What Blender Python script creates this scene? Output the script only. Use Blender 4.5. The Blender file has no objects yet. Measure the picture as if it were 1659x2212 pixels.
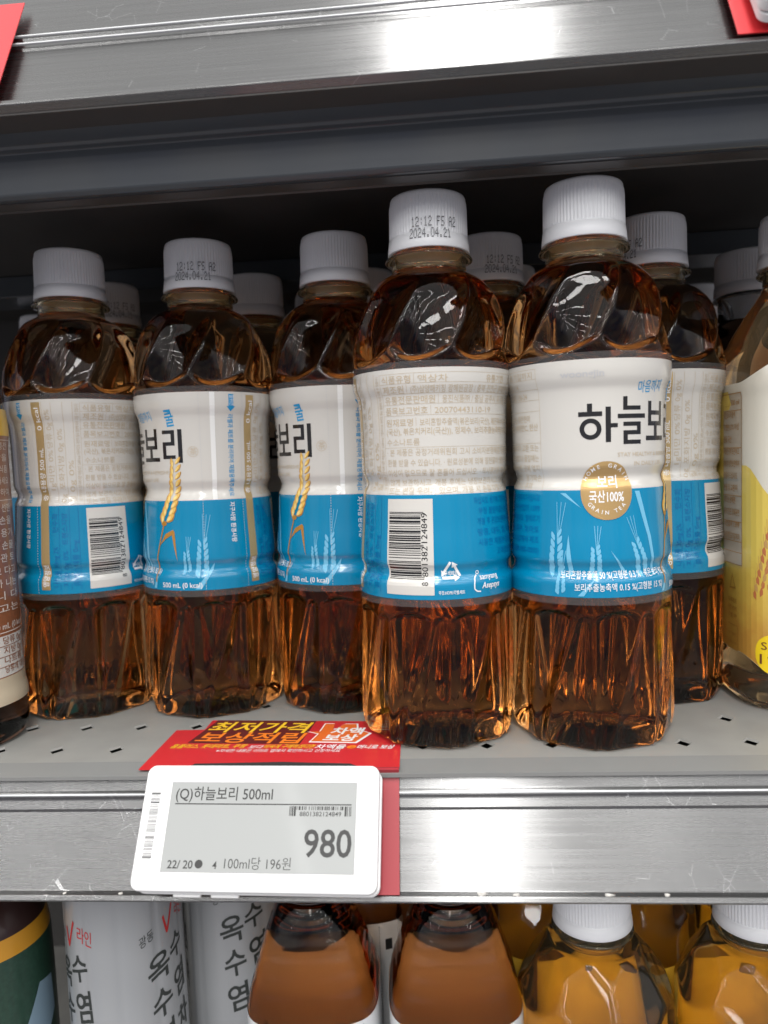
import bpy, bmesh, math, random
from mathutils import Vector, Matrix

random.seed(7)
PI = math.pi
MM = 0.001
sc = bpy.context.scene
col = sc.collection

# ------------------------------------------------------------------ camera
def setup_camera():
    pitch, yaw, roll = math.radians(3.939), math.radians(4.711), math.radians(-2.460)
    fwd = Vector((-math.sin(yaw), math.cos(yaw), 0)); right = Vector((math.cos(yaw), math.sin(yaw), 0)); up = Vector((0, 0, 1))
    f2 = fwd * math.cos(pitch) - up * math.sin(pitch); u2 = up * math.cos(pitch) + fwd * math.sin(pitch)
    r3 = right * math.cos(roll) + u2 * math.sin(roll); u3 = u2 * math.cos(roll) - right * math.sin(roll)
    cd = bpy.data.cameras.new('camera'); co = bpy.data.objects.new('camera', cd); col.objects.link(co)
    m = Matrix((r3, u3, -f2)).transposed().to_4x4(); m.translation = Vector((0, -292.78, 120.175)) * MM
    co.matrix_world = m
    cd.sensor_width = 36; cd.sensor_fit = 'AUTO'; cd.lens = 36 * 1665 / 2212
    cd.clip_start = 0.01; cd.clip_end = 50
    cd.dof.use_dof = True; cd.dof.focus_distance = 0.325; cd.dof.aperture_fstop = 9.5
    sc.camera = co
setup_camera()

# ------------------------------------------------------------------ light
vs = sc.view_settings
vs.view_transform = 'Standard'; vs.look = 'None'; vs.gamma = 1; vs.exposure = 0.27; vs.use_curve_mapping = False
w = bpy.data.worlds.new('World'); sc.world = w; w.use_nodes = True
def setup_world():
    nt = w.node_tree; N = nt.nodes; L = nt.links; N.clear()
    out = N.new('ShaderNodeOutputWorld'); bg = N.new('ShaderNodeBackground'); L.new(bg.outputs[0], out.inputs[0])
    tc = N.new('ShaderNodeTexCoord'); sep = N.new('ShaderNodeSeparateXYZ'); L.new(tc.outputs['Generated'], sep.inputs[0])
    mr = N.new('ShaderNodeMapRange'); L.new(sep.outputs['Z'], mr.inputs[0]); mr.inputs[1].default_value = -1; mr.inputs[2].default_value = 1
    cr = N.new('ShaderNodeValToRGB'); L.new(mr.outputs[0], cr.inputs[0])
    e = cr.color_ramp.elements
    e[0].position = 0.0; e[0].color = (.34, .33, .32, 1); e[1].position = 1.0; e[1].color = (1.0, 1.0, 1.0, 1)
    for p, c in ((.36, (.36, .35, .34, 1)), (.42, (.24, .25, .27, 1)), (.555, (.27, .28, .30, 1)), (.60, (.95, .95, .96, 1)), (.70, (.62, .62, .62, 1)), (.745, (1.0, .99, .98, 1)), (.86, (1.15, 1.14, 1.12, 1))):
        x = e.new(p); x.color = c
    mp = N.new('ShaderNodeMapping'); mp.inputs['Scale'].default_value = (7, 7, 3); L.new(tc.outputs['Generated'], mp.inputs[0])
    ns = N.new('ShaderNodeTexNoise'); ns.inputs['Scale'].default_value = 1.6; ns.inputs['Detail'].default_value = 3; L.new(mp.outputs[0], ns.inputs[0])
    c2 = N.new('ShaderNodeValToRGB'); L.new(ns.outputs[0], c2.inputs[0])
    k = c2.color_ramp.elements
    k[0].position = .38; k[0].color = (.35, .45, .8, 1); k[1].position = .62; k[1].color = (1.5, 1.35, 1.2, 1)
    mx = N.new('ShaderNodeMix'); mx.data_type = 'RGBA'; mx.blend_type = 'MULTIPLY'
    # the aisle opposite shows coloured goods in a band near the horizon
    band = N.new('ShaderNodeMapRange'); L.new(sep.outputs['Z'], band.inputs[0]); band.inputs[1].default_value = .30; band.inputs[2].default_value = .12; band.inputs[3].default_value = 0; band.inputs[4].default_value = .8
    L.new(band.outputs[0], mx.inputs[0]); L.new(cr.outputs[0], mx.inputs[6]); L.new(c2.outputs[0], mx.inputs[7])
    L.new(mx.outputs[2], bg.inputs[0]); bg.inputs[1].default_value = 0.95
setup_world()

LAMP_W = 4.0
def ceiling_lamp(x, y, z, sx, sy, power):
    ld = bpy.data.lights.new('ceiling_lamp', 'AREA'); ld.shape = 'RECTANGLE'; ld.size = sx; ld.size_y = sy; ld.energy = power
    ld.color = (1.0, .985, .96)
    o = bpy.data.objects.new('ceiling_lamp', ld); col.objects.link(o); o.location = (x, y, z)
    o['kind'] = 'structure'
for x in (-3.3, -2.75, -2.2, -1.65, -1.1, -.55, .075, .7, 1.25, 1.8, 2.35, 2.9, 3.45):
    for k in range(1 if .1 < abs(x) < 1 else 0, 4):
        ceiling_lamp(x, -0.62 - 1.5 * k, 1.62, .26 if abs(x) < .1 else .045, 1.2, LAMP_W * (4.5 if abs(x) < .1 else .8))

sc.cycles.max_bounces = 16; sc.cycles.transmission_bounces = 14; sc.cycles.glossy_bounces = 6; sc.cycles.diffuse_bounces = 4
sc.cycles.transparent_max_bounces = 8; sc.cycles.sample_clamp_indirect = 6.0; sc.cycles.blur_glossy = 0.6

# ------------------------------------------------------------------ materials
MAT = {}
def mat(name, color=(.8, .8, .8), rough=.4, metal=0.0, spec=.5, coat=0.0, noise=0.0, nscale=300.0, bump=0.0, sss=0.0, emis=None):
    if name in MAT: return MAT[name]
    m = bpy.data.materials.new(name); m.use_nodes = True; MAT[name] = m
    nt = m.node_tree; b = nt.nodes['Principled BSDF']
    b.inputs['Base Color'].default_value = (*color, 1); b.inputs['Roughness'].default_value = rough
    b.inputs['Metallic'].default_value = metal; b.inputs['Specular IOR Level'].default_value = spec
    b.inputs['Coat Weight'].default_value = coat; b.inputs['Coat Roughness'].default_value = .06
    if sss:
        b.inputs['Subsurface Weight'].default_value = sss; b.inputs['Subsurface Radius'].default_value = (.002, .002, .002); b.inputs['Subsurface Scale'].default_value = 1
    if noise or bump:
        tc = nt.nodes.new('ShaderNodeTexCoord'); n = nt.nodes.new('ShaderNodeTexNoise'); n.inputs['Scale'].default_value = nscale; n.inputs['Detail'].default_value = 4
        nt.links.new(tc.outputs['Object'], n.inputs[0])
        if noise:
            r = nt.nodes.new('ShaderNodeMapRange'); r.inputs[3].default_value = 1 - noise; r.inputs[4].default_value = 1 + noise
            nt.links.new(n.outputs[0], r.inputs[0])
            mx = nt.nodes.new('ShaderNodeMix'); mx.data_type = 'RGBA'; mx.blend_type = 'MULTIPLY'; mx.inputs[0].default_value = 1
            mx.inputs[6].default_value = (*color, 1); nt.links.new(r.outputs[0], mx.inputs[7]); nt.links.new(mx.outputs[2], b.inputs['Base Color'])
        if bump:
            bp = nt.nodes.new('ShaderNodeBump'); bp.inputs['Strength'].default_value = bump; bp.inputs['Distance'].default_value = .0005
            nt.links.new(n.outputs[0], bp.inputs['Height']); nt.links.new(bp.outputs[0], b.inputs['Normal'])
    return m

def liquid(name, absorb, density, ior=1.35, rough=0.0, tint=(1, 1, 1), clear=1.0):
    if name in MAT: return MAT[name]
    m = bpy.data.materials.new(name); m.use_nodes = True; MAT[name] = m
    nt = m.node_tree; b = nt.nodes['Principled BSDF']
    b.inputs['Base Color'].default_value = (*tint, 1); b.inputs['Roughness'].default_value = rough
    b.inputs['Transmission Weight'].default_value = clear; b.inputs['IOR'].default_value = ior
    if absorb:
        v = nt.nodes.new('ShaderNodeVolumeAbsorption'); v.inputs['Color'].default_value = (*absorb, 1); v.inputs['Density'].default_value = density
        nt.links.new(v.outputs[0], nt.nodes['Material Output'].inputs['Volume'])
    return m

def aluminium(name):
    m = bpy.data.materials.new(name); m.use_nodes = True; MAT[name] = m
    nt = m.node_tree; N = nt.nodes; L = nt.links; b = N['Principled BSDF']
    tc = N.new('ShaderNodeTexCoord')
    def streak(scale, s, det=4):
        mp = N.new('ShaderNodeMapping'); mp.inputs['Scale'].default_value = scale; L.new(tc.outputs['Object'], mp.inputs[0])
        n = N.new('ShaderNodeTexNoise'); n.inputs['Scale'].default_value = s; n.inputs['Detail'].default_value = det; L.new(mp.outputs[0], n.inputs[0]); return n
    fine = streak((1, 75, 75), 16, 3)           # brushed along the rail
    blot = streak((1, 1.6, 1.6), 45, 5)      # smears and wear
    r1 = N.new('ShaderNodeMapRange'); r1.inputs[1].default_value = .3; r1.inputs[2].default_value = .7; r1.inputs[3].default_value = .23; r1.inputs[4].default_value = .28; L.new(fine.outputs[0], r1.inputs[0])
    r2 = N.new('ShaderNodeMapRange'); r2.inputs[1].default_value = .35; r2.inputs[2].default_value = .7; r2.inputs[3].default_value = 0; r2.inputs[4].default_value = .04; L.new(blot.outputs[0], r2.inputs[0])
    ad = N.new('ShaderNodeMath'); L.new(r1.outputs[0], ad.inputs[0]); L.new(r2.outputs[0], ad.inputs[1]); L.new(ad.outputs[0], b.inputs['Roughness'])
    cr = N.new('ShaderNodeMapRange'); cr.inputs[1].default_value = .25; cr.inputs[2].default_value = .75; cr.inputs[3].default_value = .17; cr.inputs[4].default_value = .20; L.new(fine.outputs[0], cr.inputs[0])
    cb = N.new('ShaderNodeCombineColor')
    for i in range(3): L.new(cr.outputs[0], cb.inputs[i])
    # scattered short scratches and nicks
    mp = N.new('ShaderNodeMapping'); mp.inputs['Scale'].default_value = (90, 55, 55); mp.inputs['Rotation'].default_value = (0, .5, .2); L.new(tc.outputs['Object'], mp.inputs[0])
    vo = N.new('ShaderNodeTexVoronoi'); vo.feature = 'DISTANCE_TO_EDGE'; vo.inputs['Scale'].default_value = 1.2; L.new(mp.outputs[0], vo.inputs[0])
    mk = streak((1, 1, 1), 70, 2)
    m1 = N.new('ShaderNodeMath'); m1.operation = 'LESS_THAN'; m1.inputs[1].default_value = .003; L.new(vo.outputs['Distance'], m1.inputs[0])
    m2 = N.new('ShaderNodeMath'); m2.operation = 'GREATER_THAN'; m2.inputs[1].default_value = .60; L.new(mk.outputs[0], m2.inputs[0])
    m3 = N.new('ShaderNodeMath'); m3.operation = 'MULTIPLY'; L.new(m1.outputs[0], m3.inputs[0]); L.new(m2.outputs[0], m3.inputs[1])
    mx = N.new('ShaderNodeMix'); mx.data_type = 'RGBA'; L.new(m3.outputs[0], mx.inputs[0]); L.new(cb.outputs[0], mx.inputs[6]); mx.inputs[7].default_value = (.46, .46, .46, 1)
    L.new(mx.outputs[2], b.inputs['Base Color'])
    b.inputs['Metallic'].default_value = .95
    b.inputs['Anisotropic'].default_value = .85; tg = N.new('ShaderNodeCombineXYZ'); tg.inputs[1].default_value = -.486; tg.inputs[2].default_value = -.874; L.new(tg.outputs[0], b.inputs['Tangent'])
    bp = N.new('ShaderNodeBump'); bp.inputs['Strength'].default_value = .07; bp.inputs['Distance'].default_value = .0001; L.new(fine.outputs[0], bp.inputs['Height']); L.new(bp.outputs[0], b.inputs['Normal'])
    return m

ALU = aluminium('brushed_aluminium')
SHELF = mat('shelf_grey_paint', (.265, .26, .245), .40, noise=.13, nscale=75, bump=.06)
SHELF_LIP = mat('shelf_lip_paint', (.20, .20, .195), .4, noise=.05, nscale=60)
DARKM = mat('dark_shelf_paint', (.055, .064, .073), .34, coat=.35, noise=.08, nscale=90, bump=.10)
BROWNM = mat('dark_warm_paint', (.058, .053, .049), .45, noise=.08, nscale=90)
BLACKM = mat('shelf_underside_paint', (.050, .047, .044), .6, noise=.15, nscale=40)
CAP = mat('white_cap_plastic', (.87, .88, .90), .38, sss=.15)
TEA = liquid('barley_tea', (.86, .54, .05), 24)
CLEAR = liquid('clear_plastic', None, 0, ior=1.45, rough=.02, tint=(.93, .83, .58)); CLEAR.node_tree.nodes['Principled BSDF'].inputs['Transmission Weight'].default_value = .975
LWHITE = mat('label_white_film', (.60, .58, .54), .20, coat=.6)
LBLUE = mat('label_blue_film', (.0, .215, .40), .20, coat=.5)
INK = mat('black_ink', (.012, .012, .013), .25, coat=.4)
TAN = mat('tan_ink', (.50, .41, .29), .3)
DBLUE = mat('dark_blue_ink', (.0, .12, .34), .3)
CYAN = mat('blue_ink', (.01, .27, .55), .3)
PALEB = mat('pale_blue_ink', (.16, .46, .66), .28)
WINK = mat('white_ink', (.80, .80, .80), .3)
GREYINK = mat('grey_ink', (.48, .48, .49), .3)
GOLD = mat('gold_ink', (.50, .36, .17), .30, metal=.35)
GOLD2 = mat('emblem_gold', (.58, .38, .16), .28, metal=.55)
GRAIN = mat('grain_gold_ink', (.74, .45, .10), .3)
GRAIN2 = mat('grain_light_ink', (.86, .66, .25), .3)
GRAIN3 = mat('grain_brown_ink', (.40, .19, .03), .3)
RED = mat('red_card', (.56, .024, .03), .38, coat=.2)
RED2 = mat('flap_red_card', (.33, .025, .035), .45, coat=.1)  # darker red than the card top, for the hanging flap
YELINK = mat('yellow_ink', (.88, .55, .03), .4)
ORINK = mat('orange_ink', (.83, .21, .02), .4)
DKINK = mat('maroon_ink', (.05, .012, .010), .4)
TAGW = mat('white_tag_plastic', (.74, .74, .74), .32)
EINK = mat('grey_paper_screen', (.29, .30, .295), .4, coat=.08)
EBLK = mat('screen_black', (.02, .02, .02), .5)

# ------------------------------------------------------------------ helpers
def link(o, parent=None):
    col.objects.link(o)
    if parent is not None: o.parent = parent
    return o
def mesh(name, verts, faces, mats, parent=None, smooth=True, idx=None, k=MM):
    me = bpy.data.meshes.new(name)
    me.from_pydata([(x * k, y * k, z * k) for x, y, z in verts], [], faces)
    for m in (mats if isinstance(mats, (list, tuple)) else [mats]): me.materials.append(m)
    if idx: me.polygons.foreach_set('material_index', idx)
    if smooth: me.polygons.foreach_set('use_smooth', [True] * len(me.polygons))
    me.update()
    return link(bpy.data.objects.new(name, me), parent)
def thing(name, label, cat, loc=(0, 0, 0), rot=0, group=None):
    o = bpy.data.objects.new(name, None); o.empty_display_size = .01; col.objects.link(o)
    o.location = [c * MM for c in loc]; o.rotation_euler = (0, 0, math.radians(rot))
    tag(o, label, cat, group); return o
def tag(o, label, cat, group=None):
    o['label'] = label; o['category'] = cat
    if group: o['group'] = group
def copy_tree(o, parent=None):
    c = o.copy(); col.objects.link(c)
    if parent is not None: c.parent = parent
    for ch in list(o.children): copy_tree(ch, c)
    return c

def surf(rows, closed_u=True, cap_lo=False, cap_hi=False):
    """rows: list of rings of equal length -> verts, faces"""
    n = len(rows[0]); V = [p for r in rows for p in r]; F = []
    for i in range(len(rows) - 1):
        for j in range(n if closed_u else n - 1):
            a = i * n + j; b = i * n + (j + 1) % n
            F.append((a, b, b + n, a + n))
    if cap_lo: F.append(tuple(range(n - 1, -1, -1)))
    if cap_hi: F.append(tuple((len(rows) - 1) * n + j for j in range(n)))
    return V, F
def revolve(rfun, zs, n=96, **kw):
    rows = []
    for z in zs:
        rows.append([(lambda r, a: (r * math.sin(a), -r * math.cos(a), z))(rfun(z, 2 * PI * j / n), 2 * PI * j / n) for j in range(n)])
    return surf(rows, **kw)
def lathe(profile, n=64, **kw):
    rows = [[(r * math.sin(2 * PI * j / n), -r * math.cos(2 * PI * j / n), z) for j in range(n)] for r, z in profile]
    return surf(rows, **kw)
def interp(tab):
    """monotone-ish cubic through (z, r) rows sorted by z"""
    tab = sorted(tab); zs = [t[0] for t in tab]; rs = [t[1] for t in tab]; n = len(tab)
    d = [(rs[i + 1] - rs[i]) / (zs[i + 1] - zs[i]) for i in range(n - 1)]
    m = [d[0]] + [0 if d[i - 1] * d[i] <= 0 else 2 * d[i - 1] * d[i] / (d[i - 1] + d[i]) for i in range(1, n - 1)] + [d[-1]]
    def f(z):
        if z <= zs[0]: return rs[0]
        if z >= zs[-1]: return rs[-1]
        lo, hi = 0, n - 1
        while hi - lo > 1:
            mid = (lo + hi) // 2
            if zs[mid] <= z: lo = mid
            else: hi = mid
        h = zs[lo + 1] - zs[lo]; t = (z - zs[lo]) / h
        return ((2 * t ** 3 - 3 * t * t + 1) * rs[lo] + (t ** 3 - 2 * t * t + t) * h * m[lo] + (-2 * t ** 3 + 3 * t * t) * rs[lo + 1] + (t ** 3 - t * t) * h * m[lo + 1])
    return f
def frange(a, b, s):
    n = max(1, int(round((b - a) / s))); return [a + (b - a) * i / n for i in range(n + 1)]
def sstep(x): x = min(1, max(0, x)); return x * x * (3 - 2 * x)
def bevel(o, w, seg=3, angle=30):
    m = o.modifiers.new('bevel', 'BEVEL'); m.width = w * MM; m.segments = seg; m.limit_method = 'ANGLE'; m.angle_limit = math.radians(angle); return o
def box(name, x0, x1, y0, y1, z0, z1, m, parent=None, bev=0):
    V = [(x, y, z) for z in (z0, z1) for y in (y0, y1) for x in (x0, x1)]
    F = [(0, 2, 3, 1), (4, 5, 7, 6), (0, 1, 5, 4), (2, 6, 7, 3), (0, 4, 6, 2), (1, 3, 7, 5)]
    o = mesh(name, V, F, m, parent, smooth=False)
    if bev: bevel(o, bev)
    return o
def extrude_x(name, prof, x0, x1, m, parent=None, bev=0, nx=1):
    """closed (y,z) polygon pulled along x"""
    n = len(prof); V = []; F = []
    for i in range(nx + 1):
        x = x0 + (x1 - x0) * i / nx; V += [(x, y, z) for y, z in prof]
    for i in range(nx):
        for j in range(n):
            a = i * n + j; b = i * n + (j + 1) % n; F.append((a, a + n, b + n, b))
    F.append(tuple(range(n))); F.append(tuple(range((nx + 1) * n - 1, nx * n - 1, -1)))
    o = mesh(name, V, F, m, parent, smooth=False)
    if bev: bevel(o, bev, 2)
    return o

# ---- flat artwork: polygons in (u, v) mm, later laid on a surface
_tc = {}
def glyphs(body, bold=0.0):
    key = (body, bold)
    if key not in _tc:
        c = bpy.data.curves.new('lettering', 'FONT'); c.body = body; c.size = 1; c.offset = bold; c.resolution_u = 3
        o = bpy.data.objects.new('lettering', c)
        me = bpy.data.meshes.new_from_object(o)
        V = [(v.co.x, v.co.y) for v in me.vertices]; F = [tuple(p.vertices) for p in me.polygons]
        bpy.data.objects.remove(o); bpy.data.curves.remove(c); bpy.data.meshes.remove(me)
        _tc[key] = (V, F)
    return _tc[key]
class Art:
    def __init__(s): s.V = []; s.F = []
    def poly(s, pts):
        n = len(s.V); s.V += pts; s.F.append(tuple(range(n, n + len(pts)))); return s
    def rect(s, u0, v0, u1, v1): return s.poly([(u0, v0), (u1, v0), (u1, v1), (u0, v1)])
    def line(s, pts, wd):
        for (x0, y0), (x1, y1) in zip(pts, pts[1:]):
            L = math.hypot(x1 - x0, y1 - y0) or 1; nx, ny = -(y1 - y0) / L * wd / 2, (x1 - x0) / L * wd / 2
            s.poly([(x0 - nx, y0 - ny), (x1 - nx, y1 - ny), (x1 + nx, y1 + ny), (x0 + nx, y0 + ny)])
        return s
    def frame(s, u0, v0, u1, v1, wd): return s.line([(u0, v0), (u1, v0), (u1, v1), (u0, v1), (u0, v0)], wd)
    def disc(s, u, v, ru, rv=None, n=40, power=2.0):
        rv = rv or ru
        f = lambda c: math.copysign(abs(c) ** (2 / power), c)
        return s.poly([(u + ru * f(math.cos(2 * PI * i / n)), v + rv * f(math.sin(2 * PI * i / n))) for i in range(n)])
    def ring(s, u, v, r0, r1, n=40, a0=0, a1=2 * PI):
        for i in range(n):
            a, b = a0 + (a1 - a0) * i / n, a0 + (a1 - a0) * (i + 1) / n
            s.poly([(u + r1 * math.cos(a), v + r1 * math.sin(a)), (u + r1 * math.cos(b), v + r1 * math.sin(b)), (u + r0 * math.cos(b), v + r0 * math.sin(b)), (u + r0 * math.cos(a), v + r0 * math.sin(a))])
        return s
    def text(s, body, u, v, h, width=None, bold=0.0, rot=0, shear=0.0, align='l', flip=False):
        """h = height of a full glyph in mm, (u, v) = start of the baseline"""
        V, F = glyphs(body, bold)
        if not V: return s
        x0 = min(p[0] for p in V); x1 = max(p[0] for p in V)
        ky = h / .86; kx = ky if width is None else width / (x1 - x0)
        ww = (x1 - x0) * kx; off = 0 if align == 'l' else -ww / 2 if align == 'c' else -ww
        ca, sa = math.cos(math.radians(rot)), math.sin(math.radians(rot)); n = len(s.V)
        for x, y in V:
            X = (x - x0) * kx + off + shear * y * ky; Y = (-y + .8 if flip else y) * ky
            s.V.append((u + X * ca - Y * sa, v + X * sa + Y * ca))
        s.F += [tuple(n + i for i in f) for f in F]; return s
    def build(s, name, fn, m, parent, maxedge=2.2):
        """fn(u, v) -> (x, y, z) in mm, parent's space"""
        bm = bmesh.new(); vs_ = [bm.verts.new((u, v, 0)) for u, v in s.V]
        for f in s.F:
            try: bm.faces.new([vs_[i] for i in f])
            except ValueError: pass
        if maxedge:
            bmesh.ops.triangulate(bm, faces=[f for f in bm.faces if len(f.verts) > 4])
            for _ in range(7):
                long_ = [e for e in bm.edges if e.calc_length() > maxedge]
                if not long_: break
                bmesh.ops.subdivide_edges(bm, edges=long_, cuts=1)
                bmesh.ops.triangulate(bm, faces=[f for f in bm.faces if len(f.verts) > 4])
        bmesh.ops.recalc_face_normals(bm, faces=bm.faces)
        flip = [f for f in bm.faces if f.normal.z < 0]
        bmesh.ops.reverse_faces(bm, faces=flip)
        for v in bm.verts:
            p = fn(v.co.x, v.co.y); v.co = (p[0] * MM, p[1] * MM, p[2] * MM)
        me = bpy.data.meshes.new(name); bm.to_mesh(me); bm.free(); me.materials.append(m)
        return link(bpy.data.objects.new(name, me), parent)

LC = ['0001101', '0011001', '0010011', '0111101', '0100011', '0110001', '0101111', '0111011', '0110111', '0001011']
PAR = ['LLLLLL', 'LLGLGG', 'LLGGLG', 'LLGGGL', 'LGLLGG', 'LGGLLG', 'LGGGLL', 'LGLGLG', 'LGLGGL', 'LGGLGL']
def ean_bits(num):
    R = [''.join('1' if c == '0' else '0' for c in s) for s in LC]; G = [s[::-1] for s in R]; p = PAR[int(num[0])]
    return '101' + ''.join((LC if p[i] == 'L' else G)[int(num[i + 1])] for i in range(6)) + '01010' + ''.join(R[int(num[i + 7])] for i in range(6)) + '101'
def runs(bits):
    out = []; i = 0
    while i < len(bits):
        j = i
        while j < len(bits) and bits[j] == bits[i]: j += 1
        if bits[i] == '1': out.append((i, j))
        i = j
    return out

# ------------------------------------------------------------------ the shelves
X0, X1 = -620, 620
def price_rail(dy, dz, parent, ext=0):
    # cross-section of the tilted aluminium price channel (y, z): top edge, two ridges, flat face, bottom lip
    t = math.atan2(22, 39.5); ca, sa = math.cos(t), math.sin(t)
    pf = [(-ext, 0), (-ext, 1.4), (1.3 - ext, 1.9), (2.3 - ext, .7), (7.0, .5), (8.0, 1.2), (9.3, 1.2), (10.3, .5), (13.8, .3), (14.8, -.2), (43, -.6), (43.6, .9), (44.4, 2.2), (46.6, 2.2), (46.8, -1.6), (46, -2.6), (-ext, -2.2)]
    pts = [(dy - s * sa - d * ca, dz - s * ca + d * sa) for s, d in pf]
    for s0 in ((.2, 8.3) if not ext else (8.0, 12.5)):
        q = [(dy - s * sa - d * ca, dz - s * ca + d * sa) for s, d in ((s0, 1.0), (s0, 1.9), (s0 + .7, 1.9), (s0 + .7, 1.0))]
        extrude_x('bright_plastic_edge', q, X0, X1, mat('bright_edge_plastic', (.62, .63, .64), .25), parent, bev=.2)  # plastic edge strips, bright ridge lines put into their light grey colour
    return extrude_x('price_rail', pts, X0, X1, ALU, parent, nx=1, bev=.45)

def shelf_board(parent, z):
    # perforated pan: a grid of cells each with a diamond hole, plain margin around
    V = []; F = []; px, py = 26.5, 28.0; cols_ = range(-16, 16); ys = [8 + 28 * i for i in range(11)]
    idx = {}
    def vert(x, y, zz):
        k = (round(x, 3), round(y, 3), round(zz, 3))
        if k not in idx: idx[k] = len(V); V.append((x, y, zz))
        return idx[k]
    hx, hy = 3.7, 4.5
    for i in cols_:
        cx = -.6 + px * (i + .5)
        for y0 in ys:
            cy = y0 + py / 2
            o = [(cx - px / 2, y0), (cx, y0), (cx + px / 2, y0), (cx + px / 2, cy), (cx + px / 2, y0 + py), (cx, y0 + py), (cx - px / 2, y0 + py), (cx - px / 2, cy)]
            h = [(cx, cy - hy), (cx + hx, cy), (cx, cy + hy), (cx - hx, cy)]
            H = [vert(a, b, z) for a, b in h]; B = [vert(a * 1 + (cx - a) * .12, b + (cy - b) * .12, z - .9) for a, b in h]; O = [vert(a, b, z) for a, b in o]
            F += [(O[0], O[1], H[0], H[3], O[7]), (O[2], O[3], H[1], H[0], O[1]), (O[4], O[5], H[2], H[1], O[3]), (O[6], O[7], H[3], H[2], O[5])]
            for k in range(4): F.append((H[k], H[(k + 1) % 4], B[(k + 1) % 4], B[k]))
    return mesh('perforated_board', V, F, SHELF, parent, smooth=False)

mid = thing('store_shelf', 'grey perforated metal shelf with aluminium price channel carrying the blue labelled tea bottles', 'shelf', (0, 0, 0))
shelf_board(mid, 0)
extrude_x('front_lip', [(8, 0), (8, -1.4), (-4, -2.6), (-4, -1.2)], X0, X1, SHELF_LIP, mid)
price_rail(1.0, -1.6, mid)
box('underside_pan', X0, X1, 9, 330, -12, -10.5, BLACKM, mid)
rp = random.Random(11)
for x, r in ((7.5, 2.2), (20, 1.3), (52.5, 1.9), (73, 1.2), (-128, .9), (-70 - 80, .8)):       # scraps of old paper on the bottom lip
    t = math.atan2(22, 39.5); y, z = 1 - 43.6 * math.sin(t) - 1.3 * math.cos(t), -1.6 - 43.6 * math.cos(t) + 1.3 * math.sin(t)
    V = [(x + r * rp.uniform(.5, 1.1) * math.cos(a * PI / 4) * 1.2, y - .5 * abs(math.sin(a)) - rp.uniform(0, .4), z + r * rp.uniform(.35, .7) * math.sin(a * PI / 4)) for a in range(8)] + [(x, y - 1.2, z), (x, y + .8, z)]
    mesh('paper_scrap', V, [(a, (a + 1) % 8, 8) for a in range(8)] + [((a + 1) % 8, a, 9) for a in range(8)], mat('old_paper', (.52, .50, .47), .8), mid, smooth=False)

up = thing('store_shelf', 'upper shelf seen from below, bright aluminium rail and dark grey beams', 'shelf', (0, 0, 0))
price_rail(.5, 289.5, up, 24)
extrude_x('front_lip', [(-21, 247.4), (-21, 249.2), (-6, 249.6), (-6, 247.9)], X0, X1, BROWNM, up)
extrude_x('front_beam', [(-5.5, 248.6), (2.5, 246.8), (3.2, 245.8), (6, 245.4), (7.6, 230.2), (9.6, 228.7), (12, 228.7), (23.5, 229.6), (23.5, 249)], X0, X1, DARKM, up, bev=.5)
extrude_x('beam_underside', [(12, 228.3), (22.4, 229.1), (23.2, 228.5), (24.2, 230), (23.2, 229.5), (12, 228.65)], X0, X1, BROWNM, up)
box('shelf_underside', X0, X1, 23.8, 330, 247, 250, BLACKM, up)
box('cross_beam', X0, X1, 190, 226, 233.5, 246.8, DARKM, up, bev=.6)
box('upper_board', X0, X1, 12, 330, 284, 287, SHELF, up)

low = thing('store_shelf', 'lower grey shelf at the bottom carrying corn tea, amber tea and golden drink bottles', 'shelf', (0, 0, 0))
box('board', X0, X1, 2, 330, -296, -294, SHELF, low)
price_rail(1.0, -296, low)
bp = box('back_wall', X0, X1, 332, 338, -420, 420, BLACKM); bp['kind'] = 'structure'

# ------------------------------------------------------------------ barley tea bottle
prof = interp([(0, 30.6), (1.2, 32.4), (4, 33.6), (9, 34.3), (18, 34.2), (30, 33.9), (45, 33.4), (57, 33.3), (61, 33.3), (67.5, 33.4), (69.5, 33.0), (72.0, 31.6), (74, 31.7), (77, 32.8), (82, 32.6), (92, 31.8), (102, 31.2), (105.5, 30.9), (107.5, 30.0), (109.5, 29.6), (111.5, 30.2), (114, 31.1), (130, 31.4), (138, 31.6), (141.5, 31.8), (144, 32.1), (146.3, 33.0), (148.5, 33.7), (152, 34.0), (158, 34.0), (165, 34.1), (171, 33.7), (178, 32.2), (185, 29.6), (190, 26.4), (194, 22.6), (196.2, 18.8), (197.6, 16.4), (198.6, 15.9)])
def bottle_r(z, a):
    r = prof(z); d = math.degrees(a)
    if 157 < z < 196:                                   # spiral panels of the shoulder
        f = ((d - .82 * (z - 158) - 2) / 45.0) % 1.0; q = 2 * f - 1
        edge = 157.8 + 5.5 * q * q
        r -= 3.7 * (1 - abs(q) ** 2.2) * sstep((z - edge) / 2.2) * sstep((195 - z) / 14)
    if z < 58.5:                                        # upright and slanting panels of the foot
        f = (d / 45.0) % 1.0
        wide = .20 + .58 * min(1, max(0, (z - 4) / 52))
        if f < wide: q = 2 * f / wide - 1; A = 1.0 + 1.5 * wide
        else: q = 2 * (f - wide) / (1 - wide) - 1; A = 1.0 + 1.5 * (1 - wide)
        edge = 57.2 - 3.2 * q * q - (0 if f < wide else 1.5)
        r -= A * (1 - abs(q) ** 2.2) * sstep((edge - z) / 2.4) * (.8 + .2 * sstep(z / 10))
    return r
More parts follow.
